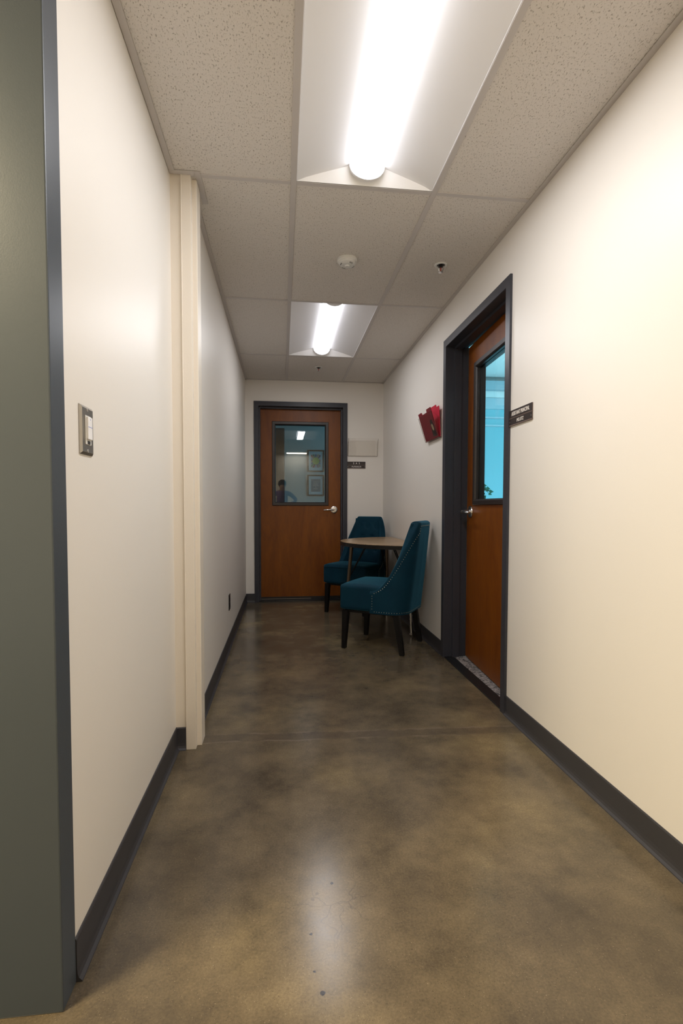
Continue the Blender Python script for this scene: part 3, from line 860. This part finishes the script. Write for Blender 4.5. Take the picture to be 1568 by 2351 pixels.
b = BM(); box(b, XL+0.008, XL+0.0092, 1.232, 1.2465, 1.190, 1.1975); mesh_obj('slider_slot', b, M['black'], ins)
for z in (1.1745, 1.2685):
    b = BM(); lathe(b, [(0.0036, 0.0063), (0.0034, 0.0078), (0.001, 0.008)], (XL, 1.239, z), 'X', 16); mesh_obj('screw', b, M['chrome'], root)

root = empty('wall_outlet', (XF, 3.775, 0.34), 'small black outlet plate low on the far left wall', 'outlet')
b = BM(); box(b, XF, XF+0.005, 3.735, 3.815, 0.281, 0.396, 0.0015); mesh_obj('plate', b, M['black'], root)
b = BM()
for z in (0.318, 0.359): box(b, XF+0.005, XF+0.0068, 3.758, 3.792, z-0.014, z+0.014, 0.0008)
mesh_obj('receptacle', b, M['blackgloss'], root)

# ------------------------------------------------------------------ half-round table against the right wall
TX, TY, TR, TZ = XR-0.012, 4.400, 0.594, 0.742
tb = empty('half_round_table', (TX-0.25, TY, 0), 'half-round oak-topped table with a black edge against the right wall between the chairs', 'table')
def halfdisc(r, n=48):
    return [(TX-r*math.sin(PI*k/n), TY+r*math.cos(PI*k/n)) for k in range(n+1)]
b = BM(); prism(b, halfdisc(TR-0.003), lambda u, v, t: Vector((u, v, t)), TZ-0.004, TZ); mesh_obj('tabletop', b, M['tabletop'], tb)
b = BM(); prism(b, halfdisc(TR), lambda u, v, t: Vector((u, v, t)), TZ-0.034, TZ-0.003)
mesh_obj('edge_band', b, M['blackgloss'], tb)
legs = [((TX-0.475, TY+0.14), (TX-0.535, TY+0.17), (0.24, -0.05)), ((TX-0.085, TY+0.46), (TX-0.075, TY+0.475), (-0.17, -0.16)), ((TX-0.085, TY-0.40), (TX-0.062, TY-0.43), (-0.20, 0.18))]
for (tx, ty), (fx, fy), (bx_, by_) in legs:
    top = Vector((tx, ty, TZ-0.034)); ft = Vector((fx, fy, 0.0)); mid = top.lerp(ft, 0.56)
    b = BM(); cyl(b, top, mid, 0.0165, 0.0155, 20); lg = mesh_obj('leg', b, M['bronze'], tb)
    b = BM(); cyl(b, mid.lerp(top, 0.02), ft+Vector((0, 0, 0.02)), 0.0110, 0.0110, 18); mesh_obj('chrome_tube', b, M['chrome'], lg)
    for k in range(7):
        p = mid+(ft-mid)*(0.12+0.1*k); s = Vector((-0.9, -0.45, 0)).normalized()
        b = BM(); cyl(b, p+s*0.0100, p+s*0.0116, 0.0032, seg=8); mesh_obj('adjustment_hole', b, M['black'], lg)
    b = BM(); lathe(b, [(0.014, 0.0), (0.0165, 0.004), (0.014, 0.010), (0.009, 0.022)], ft, seg=18); mesh_obj('glide', b, M['steel'], lg)
    b = BM(); cyl(b, (tx, ty, TZ-0.040), (tx, ty, TZ-0.033), 0.045, 0.045, 24); mesh_obj('mounting_plate', b, M['black'], lg)
    for s in (0.0, 0.045):
        b = BM(); tube(b, [top+Vector((bx_*0.55+s*0.5, by_*0.55+s, 0)), top+Vector((bx_*0.5+s*0.5, by_*0.5+s, -0.02)), top.lerp(ft, 0.46)], 0.0045, 8); mesh_obj('brace', b, M['blackgloss'], tb)

# ------------------------------------------------------------------ upholstered chairs
def make_chair(label):
    root = empty('upholstered_chair', (0, 0, 0), label, 'chair', 'teal velvet chairs at the half-round table')
    HW, DB, RC, TH = 0.250, 0.262, 0.130, 0.055
    ZB, ZT = 0.285, 0.945
    # plan path of the outer face from left front, round the back, to right front: (x, y, nx, ny)
    path = []
    n1, n2, n3 = 14, 12, 14
    L1 = DB-RC
    for k in range(n1): path.append((-HW, -L1*k/n1, -1, 0))
    for k in range(n2+1):
        a = PI+PI/2*k/n2; path.append((-HW+RC+RC*math.cos(a), -L1+RC*math.sin(a), math.cos(a), math.sin(a)))
    xw = HW-RC
    for k in range(1, n3): path.append((-xw+2*xw*k/n3, -DB, 0, -1))
    path += [(-x, y, -nx, ny) for (x, y, nx, ny) in path[:n1+n2+1]][::-1]
    def top(x, y):
        u = min(1.0, -y/0.258)
        return 0.447+(ZT-0.447)*(u**2.1) if u < 1 else ZT
    def shape(x, y, z):
        q = max(0.0, (z-ZB)/(ZT-ZB))
        bk = max(0.0, min(1.0, -y/0.26))
        return Vector((x*(1-0.13*q**1.3*bk), y-(0.075*q**1.2)*bk - 0.012*math.sin(PI*min(1, q))*bk*(1-abs(x)/0.3), z))
    b = BM(); rings = []; outer = []
    for (x, y, nx, ny) in path:
        h = top(x, y)
        prof = [(0.0, ZB)]+[(0.0, ZB+(h-0.022-ZB)*k/10) for k in range(1, 11)]
        for k in range(1, 8):
            a = PI*k/8; prof.append((TH/2-TH/2*math.cos(a), h-0.022+0.022*math.sin(a)))
        zi = 0.385
        prof += [(TH, h-0.022-(h-0.022-zi)*k/10) for k in range(0, 11)]
        prof += [(TH, ZB)]
        rings.append([b.verts.new(shape(x-nx*d, y-ny*d, z)) for d, z in prof])
        outer.append((x, y, nx, ny, h))
    n = len(rings[0])
    for i in range(len(rings)-1):
        for k in range(n):
            j = (k+1) % n
            f = b.faces.new((rings[i][k], rings[i][j], rings[i+1][j], rings[i+1][k])); f.smooth = True
    b.faces.new(rings[0]); b.faces.new(rings[-1][::-1])
    mesh_obj('backrest', b, M['velvet'], root)
    # inner back cushion, slightly domed and tufted
    b = BM()
    btn = [(-0.10, 0.845), (0.0, 0.845), (0.10, 0.845), (-0.055, 0.725), (0.055, 0.725), (-0.10, 0.605), (0.0, 0.605), (0.10, 0.605)]
    nx_, nz_ = 40, 40
    fr_, bk_ = [], []
    for i in range(nx_+1):
        rf, rb = [], []
        for k in range(nz_+1):
            u = -1+2*i/nx_; z = 0.45+(0.925-0.45)*k/nz_
            x = u*0.168*(1-0.12*k/nz_)
            q = (z-ZB)/(ZT-ZB)
            dome = 0.024*(1-abs(u)**4)*(1-abs(2*k/nz_-1)**6)
            for bx, bz in btn: dome -= 0.020*math.exp(-(((x-bx)/0.024)**2+((z-bz)/0.024)**2))
            yb = -DB+TH-0.004-0.075*q**1.2-0.012*math.sin(PI*min(1, q))*(1-abs(x)/0.3)+5.0*max(0.0, abs(x)-0.10)**2
            rf.append(b.verts.new((x, yb+max(0.0, dome)+0.003, z))); rb.append(b.verts.new((x, yb-0.012, z)))
        fr_.append(rf); bk_.append(rb)
    for i in range(nx_):
        for k in range(nz_):
            f = b.faces.new((fr_[i][k], fr_[i+1][k], fr_[i+1][k+1], fr_[i][k+1])); f.smooth = True
            f = b.faces.new((bk_[i][k], bk_[i][k+1], bk_[i+1][k+1], bk_[i+1][k]))
    for i in range(nx_):
        b.faces.new((fr_[i][0], bk_[i][0], bk_[i+1][0], fr_[i+1][0])); b.faces.new((fr_[i][nz_], fr_[i+1][nz_], bk_[i+1][nz_], bk_[i][nz_]))
        b.faces.new((fr_[0][i], fr_[0][i+1], bk_[0][i+1], bk_[0][i])); b.faces.new((fr_[nx_][i], bk_[nx_][i], bk_[nx_][i+1], fr_[nx_][i+1]))
    cush = mesh_obj('back_cushion', b, M['velvet'], root)
    for bx, bz in btn:
        q = (bz-ZB)/(ZT-ZB); yb = -DB+TH-0.004-0.075*q**1.2-0.012*math.sin(PI*min(1, q))*(1-abs(bx)/0.3)+0.006
        b = BM(); lathe(b, [(0.009, 0.0), (0.0085, 0.003), (0.005, 0.0055), (0.001, 0.006)], (bx, yb, bz), 'Y', 14); mesh_obj('button', b, M['velvet'], cush)
    # seat
    def crown(co):
        if co.z > 0: co.z += 0.018*(1-(co.x/0.245)**2)*max(0, (1-(co.y/0.20)**2))
    b = BM(); rbox(b, 0, 0.055, 0.385, 0.478, 0.38, 0.185, 0.024, 14, crown)
    rbox(b, 0, -0.155, 0.380, 0.30, 0.10, 0.165, 0.02, 6); mesh_obj('seat', b, M['velvet'], root)
    b = BM(); tube(b, [(-0.236, 0.08, 0.455), (-0.236, 0.225, 0.455), (-0.218, 0.244, 0.455), (0, 0.246, 0.457), (0.218, 0.244, 0.455), (0.236, 0.225, 0.455), (0.236, 0.08, 0.455)], 0.0035, 8); mesh_obj('seat_piping', b, M['velvet'], root)
    # nailhead trim, inset from the edges of the outer panel
    b = BM()
    def nail(x, y, z, nx, ny):
        p = shape(x+nx*0.0005, y+ny*0.0005, z); nv = Vector((nx, ny, 0))
        b2 = bmesh.new(); bmesh.ops.create_icosphere(b2, subdivisions=1, radius=0.0032)
        for f in b2.faces: f.smooth = True
        join(b, b2, 0, Matrix.Translation(p))
    acc = 0; last = None
    ins = 0.020
    def run(pts, step=0.0185):
        acc = 0.0; prev = None
        for (x, y, z, nx, ny) in pts:
            p = shape(x, y, z)
            if prev is not None:
                d = (p-prev[0]).length
                while acc+d >= step:
                    tt = (step-acc)/d
                    q = [prev[1][i]+((x, y, z, nx, ny)[i]-prev[1][i])*tt for i in range(5)]
                    nail(*q)
                    pp = shape(*q[:3]); prev = (pp, q); d = (p-pp).length; acc = 0.0
                acc += d
            prev = (p, (x, y, z, nx, ny))
    core = [o for o in outer]
    # the row follows the edge, set in from it: bottom, fronts, swoops and top
    run([(x, min(y, -0.018), ZB+0.014, nx, ny) for (x, y, nx, ny, h) in core])
    topl = []
    for (x, y, nx, ny, h) in core:
        y2 = min(y-0.0, -0.018); t2 = top(x, y+0.030) if abs(nx) > 0.5 else h
        t2 = h-0.034 if abs(nx) < 0.05 else min(h-0.024, top(x, y+0.022 if y < -0.03 else y)-0.012)
        t2 = max(t2, 0.40)
        topl.append((x, y2, t2, nx, ny))
    run(topl)
    for s in (-1, 1):
        run([(s*HW, -0.018, ZB+0.014+(0.410-ZB-0.014)*k/12, s, 0) for k in range(13)])
    mesh_obj('nailhead_trim', b, M['brass'], root)
    # dark underside and legs
    b = BM(); box(b, -0.215, 0.215, -0.20, 0.215, 0.272, 0.292, 0.004); mesh_obj('seat_frame', b, M['blackgloss'], root)
    for sx in (-1, 1):
        for (yt, yf) in ((0.205, 0.218), (-0.185, -0.235)):
            b = BM(); b2 = bmesh.new(); bmesh.ops.create_cube(b2, size=1)
            for q in b2.verts:
                up = q.co.z > 0
                wd = 0.046 if up else 0.032
                q.co = Vector((sx*(0.205 if up else (0.215 if yf < 0 else 0.212))+q.co.x*wd, (yt if up else yf)+q.co.y*wd, 0.286 if up else 0.0))
            bmesh.ops.bevel(b2, geom=b2.edges[:], offset=0.003, segments=2, affect='EDGES')
            join(b, b2); mesh_obj('leg', b, M['blackgloss'], root)
    return root
def face(o, x, y, fx, fy):
    o.location = (x, y, 0); o.rotation_euler = (0, 0, math.atan2(-fx, fy))
ch = make_chair('teal velvet chair in front of the half-round table, its nail-trimmed side towards us')
face(ch, 0.750, 3.725, -0.845, 0.533)
ch2 = copy_tree(ch)
ch2['label'] = 'teal velvet chair in the far corner behind the half-round table, buttoned back facing us'
face(ch2, 0.735, 4.995, -0.60, -0.80)

# ------------------------------------------------------------------ photographer at the tripod, mirrored in the end-door glass
M['skin'] = plain('skin', (0.42, 0.24, 0.17), 0.5)
M['hair'] = plain('dark_hair', (0.018, 0.010, 0.008), 0.6)
M['top'] = plain('purple_cloth', (0.14, 0.10, 0.26), 0.8)
M['trousers'] = plain('dark_cloth', (0.02, 0.02, 0.03), 0.8)
def skin_mesh(pts, edges, root_i, levels=2):
    me = bpy.data.meshes.new('figure'); me.from_pydata([p[:3] for p in pts], edges, [])
    o = bpy.data.objects.new('figure', me); COL.objects.link(o)
    m = o.modifiers.new('skin', 'SKIN'); m.use_smooth_shade = True
    for i, p in enumerate(pts):
        sv = me.skin_vertices[0].data[i]; r = p[3]
        sv.radius = r if isinstance(r, tuple) else (r, r); sv.use_root = (i == root_i)
    u = o.modifiers.new('sub', 'SUBSURF'); u.levels = levels; u.render_levels = levels
    dg = bpy.context.evaluated_depsgraph_get(); dg.update()
    out = bpy.data.meshes.new_from_object(o.evaluated_get(dg))
    bpy.data.objects.remove(o); bpy.data.meshes.remove(me)
    return out
PX, PY = 0.0, -0.52
pts = [(0, 0, 0.93, (0.145, 0.105)), (0, 0.01, 1.08, (0.125, 0.095)), (0, 0.05, 1.24, (0.150, 0.105)), (0, 0.10, 1.36, (0.100, 0.075)),
       (0, 0.15, 1.43, 0.052), (0, 0.19, 1.50, (0.072, 0.085)), (0, 0.215, 1.555, (0.070, 0.082))]
edges = [(0,1),(1,2),(2,3),(3,4),(4,5),(5,6)]
for sgn in (-1, 1):
    k = len(pts)
    pts += [(sgn*0.10, 0.0, 0.86, 0.088), (sgn*0.115, 0.03, 0.48, 0.056), (sgn*0.12, -0.02, 0.09, 0.038), (sgn*0.13, 0.10, 0.035, (0.042, 0.03)), (sgn*0.13, 0.16, 0.028, (0.036, 0.024))]
    edges += [(0,k),(k,k+1),(k+1,k+2),(k+2,k+3),(k+3,k+4)]
    k = len(pts)
    wr = Vector((sgn*0.12, 0.37, 1.07)); pm = Vector((sgn*0.098, 0.420, 1.062))
    pts += [(sgn*0.175, 0.08, 1.35, 0.058), (sgn*0.335, 0.11, 1.20, 0.042), (*wr, 0.026), (*pm, (0.024, 0.030))]
    edges += [(3,k),(k,k+1),(k+1,k+2),(k+2,k+3)]
    palm = k+3
    for i, (dz, L) in enumerate(((0.030, 0.068), (0.011, 0.078), (-0.008, 0.072), (-0.027, 0.058))):   # four fingers curled round the camera body
        a = len(pts)
        b0 = pm+Vector((sgn*0.002, 0.022, dz))
        pts += [(*b0, 0.0095), (*(b0+Vector((-sgn*0.006, L*0.45, 0))), 0.0085), (*(b0+Vector((-sgn*0.026, L*0.80, -0.002))), 0.0075)]
        edges += [(palm, a), (a, a+1), (a+1, a+2)]
    a = len(pts)
    pts += [(*(pm+Vector((-sgn*0.014, -0.012, 0.030))), 0.0105), (*(pm+Vector((-sgn*0.040, 0.0, 0.044))), 0.0085)]
    edges += [(palm, a), (a, a+1)]
bodym = skin_mesh(pts, edges, 0)
for m in (M['skin'], M['top'], M['trousers']): bodym.materials.append(m)
for p in bodym.polygons:
    c_ = p.center
    hand = c_.y > 0.345 and c_.z > 0.9
    p.material_index = 0 if (c_.z > 1.415 or hand) else (2 if c_.z < 0.93 else 1)
ph = empty('person', (PX, PY, 0), 'person in a purple top bending over a tripod, mirrored in the end-door glass', 'person')
bo = bpy.data.objects.new('body', bodym); COL.objects.link(bo); bo.parent = ph
b = BM()                                                            # features: nose, ears, lips, eyes sit on the face
rbox(b, PX, PY+0.298, 1.522, 0.024, 0.030, 0.040, 0.010, 4); mesh_obj('nose', b, M['skin'], ph)
for sgn in (-1, 1):
    b = BM(); rbox(b, PX+sgn*0.072, PY+0.205, 1.53, 0.016, 0.030, 0.052, 0.007, 4); mesh_obj('ear', b, M['skin'], ph)
    b = BM(); rbox(b, PX+sgn*0.028, PY+0.286, 1.548, 0.024, 0.012, 0.011, 0.005, 4); mesh_obj('eye', b, M['hair'], ph)
b = BM(); rbox(b, PX, PY+0.284, 1.480, 0.042, 0.012, 0.012, 0.005, 4); mesh_obj('mouth', b, plain('lips', (0.35, 0.12, 0.10), 0.5), ph)
def hairfn(co):
    if co.y > 0.03 and co.z < 0.035: co.y = 0.03+(co.y-0.03)*0.2
b = BM(); rbox(b, PX, PY+0.190, 1.575, 0.190, 0.215, 0.180, 0.088, 12, hairfn); mesh_obj('hair', b, M['hair'], ph)
tr = empty('camera_tripod', (0, -0.10, 0), 'black camera on a tripod at the corridor mouth, held by the person in purple', 'tripod')
b = BM(); box(b, -0.065, 0.065, -0.135, -0.075, 0.995, 1.095, 0.010, 2); box(b, -0.03, 0.03, -0.13, -0.08, 1.090, 1.118, 0.006, 2); mesh_obj('camera_body', b, M['black'], tr)
b = BM(); cyl(b, (0, -0.078, 1.0456), (0, -0.030, 1.0456), 0.036, 0.038, 28); mesh_obj('camera_lens', b, M['black'], tr)
b = BM(); cyl(b, (0, -0.105, 0.62), (0, -0.105, 0.98), 0.014, seg=14); cyl(b, (0, -0.105, 0.965), (0, -0.105, 0.997), 0.030, seg=20); mesh_obj('centre_column', b, M['black'], tr)
for a in (90, 210, 330):
    dx, dy = math.cos(R(a)), math.sin(R(a))
    b = BM(); tube(b, [(0.02*dx, -0.105+0.02*dy, 0.90), (0.22*dx, -0.105+0.22*dy, 0.42), (0.38*dx, -0.105+0.38*dy, 0.0)], [0.013, 0.012, 0.009], 12); mesh_obj('leg', b, M['black'], tr)

# ------------------------------------------------------------------ lights
def area(name, loc, rot, sx, sy, power, col):
    l = bpy.data.lights.new(name, 'AREA'); l.shape = 'RECTANGLE'; l.size = sx; l.size_y = sy; l.energy = power; l.color = col
    o = bpy.data.objects.new(name, l); COL.objects.link(o); o.location = loc; o.rotation_euler = rot
    return o
for (lx, ly), pw in zip(LIGHTS, (16.5, 8.2)):
    area('fixture_lamp', (lx+MOD/2, ly+LEN/2, H-0.011), (0, 0, 0), 0.12, 1.08, pw, (0.965, 0.965, 1.0))
area('lobby_lamp', (-1.6, 0.24, H-0.03), (0, 0, 0), 0.5, 0.5, 125, (1.0, 0.84, 0.55))
area('lobby_lamp', (0.36, -1.42, H-0.03), (0, 0, 0), 0.5, 0.30, 14, (1.0, 0.90, 0.76))
area('office_fill', (2.5, 3.42, 1.0), (R(108), 0, 0), 1.4, 0.8, 62, (0.34, 0.80, 1.0))  # added cyan fill in mid-room, brightens the window wall and ceiling
area('back_office_fill', (1.82, 6.9, 1.6), (0, R(90), 0), 1.2, 1.2, 4.0, (0.20, 0.70, 1.0))  # added dim blue fill from the unseen side, no window built there

w = bpy.data.worlds.new('world'); S.world = w; w.use_nodes = True
w.node_tree.nodes['Background'].inputs['Color'].default_value = (0.5, 0.5, 0.52, 1)
w.node_tree.nodes['Background'].inputs['Strength'].default_value = 0.03

# ------------------------------------------------------------------ camera
f_px, yaw, pitch, roll = 1153.07, 0.1174, -0.0399, 0.0017
fwd = Vector((math.sin(yaw)*math.cos(pitch), math.cos(yaw)*math.cos(pitch), math.sin(pitch)))
right = Vector((math.cos(yaw), -math.sin(yaw), 0)); up = right.cross(fwd)
r2 = right*math.cos(roll)+up*math.sin(roll); u2 = -right*math.sin(roll)+up*math.cos(roll)
cam = bpy.data.cameras.new('camera'); co = bpy.data.objects.new('camera', cam); COL.objects.link(co)
cam.sensor_fit = 'VERTICAL'; cam.sensor_height = 36; cam.lens = f_px/2351*36
cam.shift_y = 34.12/2351; cam.clip_start = 0.02
mt = Matrix((r2, u2, -fwd)).transposed().to_4x4(); mt.translation = Vector((0, 0, 1.0456))
co.matrix_world = mt
S.camera = co

vs = S.view_settings
vs.view_transform = 'Standard'; vs.look = 'None'; vs.exposure = 0.0; vs.gamma = 1.0; vs.use_curve_mapping = False
S.cycles.use_denoising = True
S.cycles.max_bounces = 10; S.cycles.diffuse_bounces = 6; S.cycles.glossy_bounces = 5; S.cycles.transparent_max_bounces = 24
S.cycles.sample_clamp_indirect = 6.0
S.cycles.caustics_reflective = False; S.cycles.caustics_refractive = False
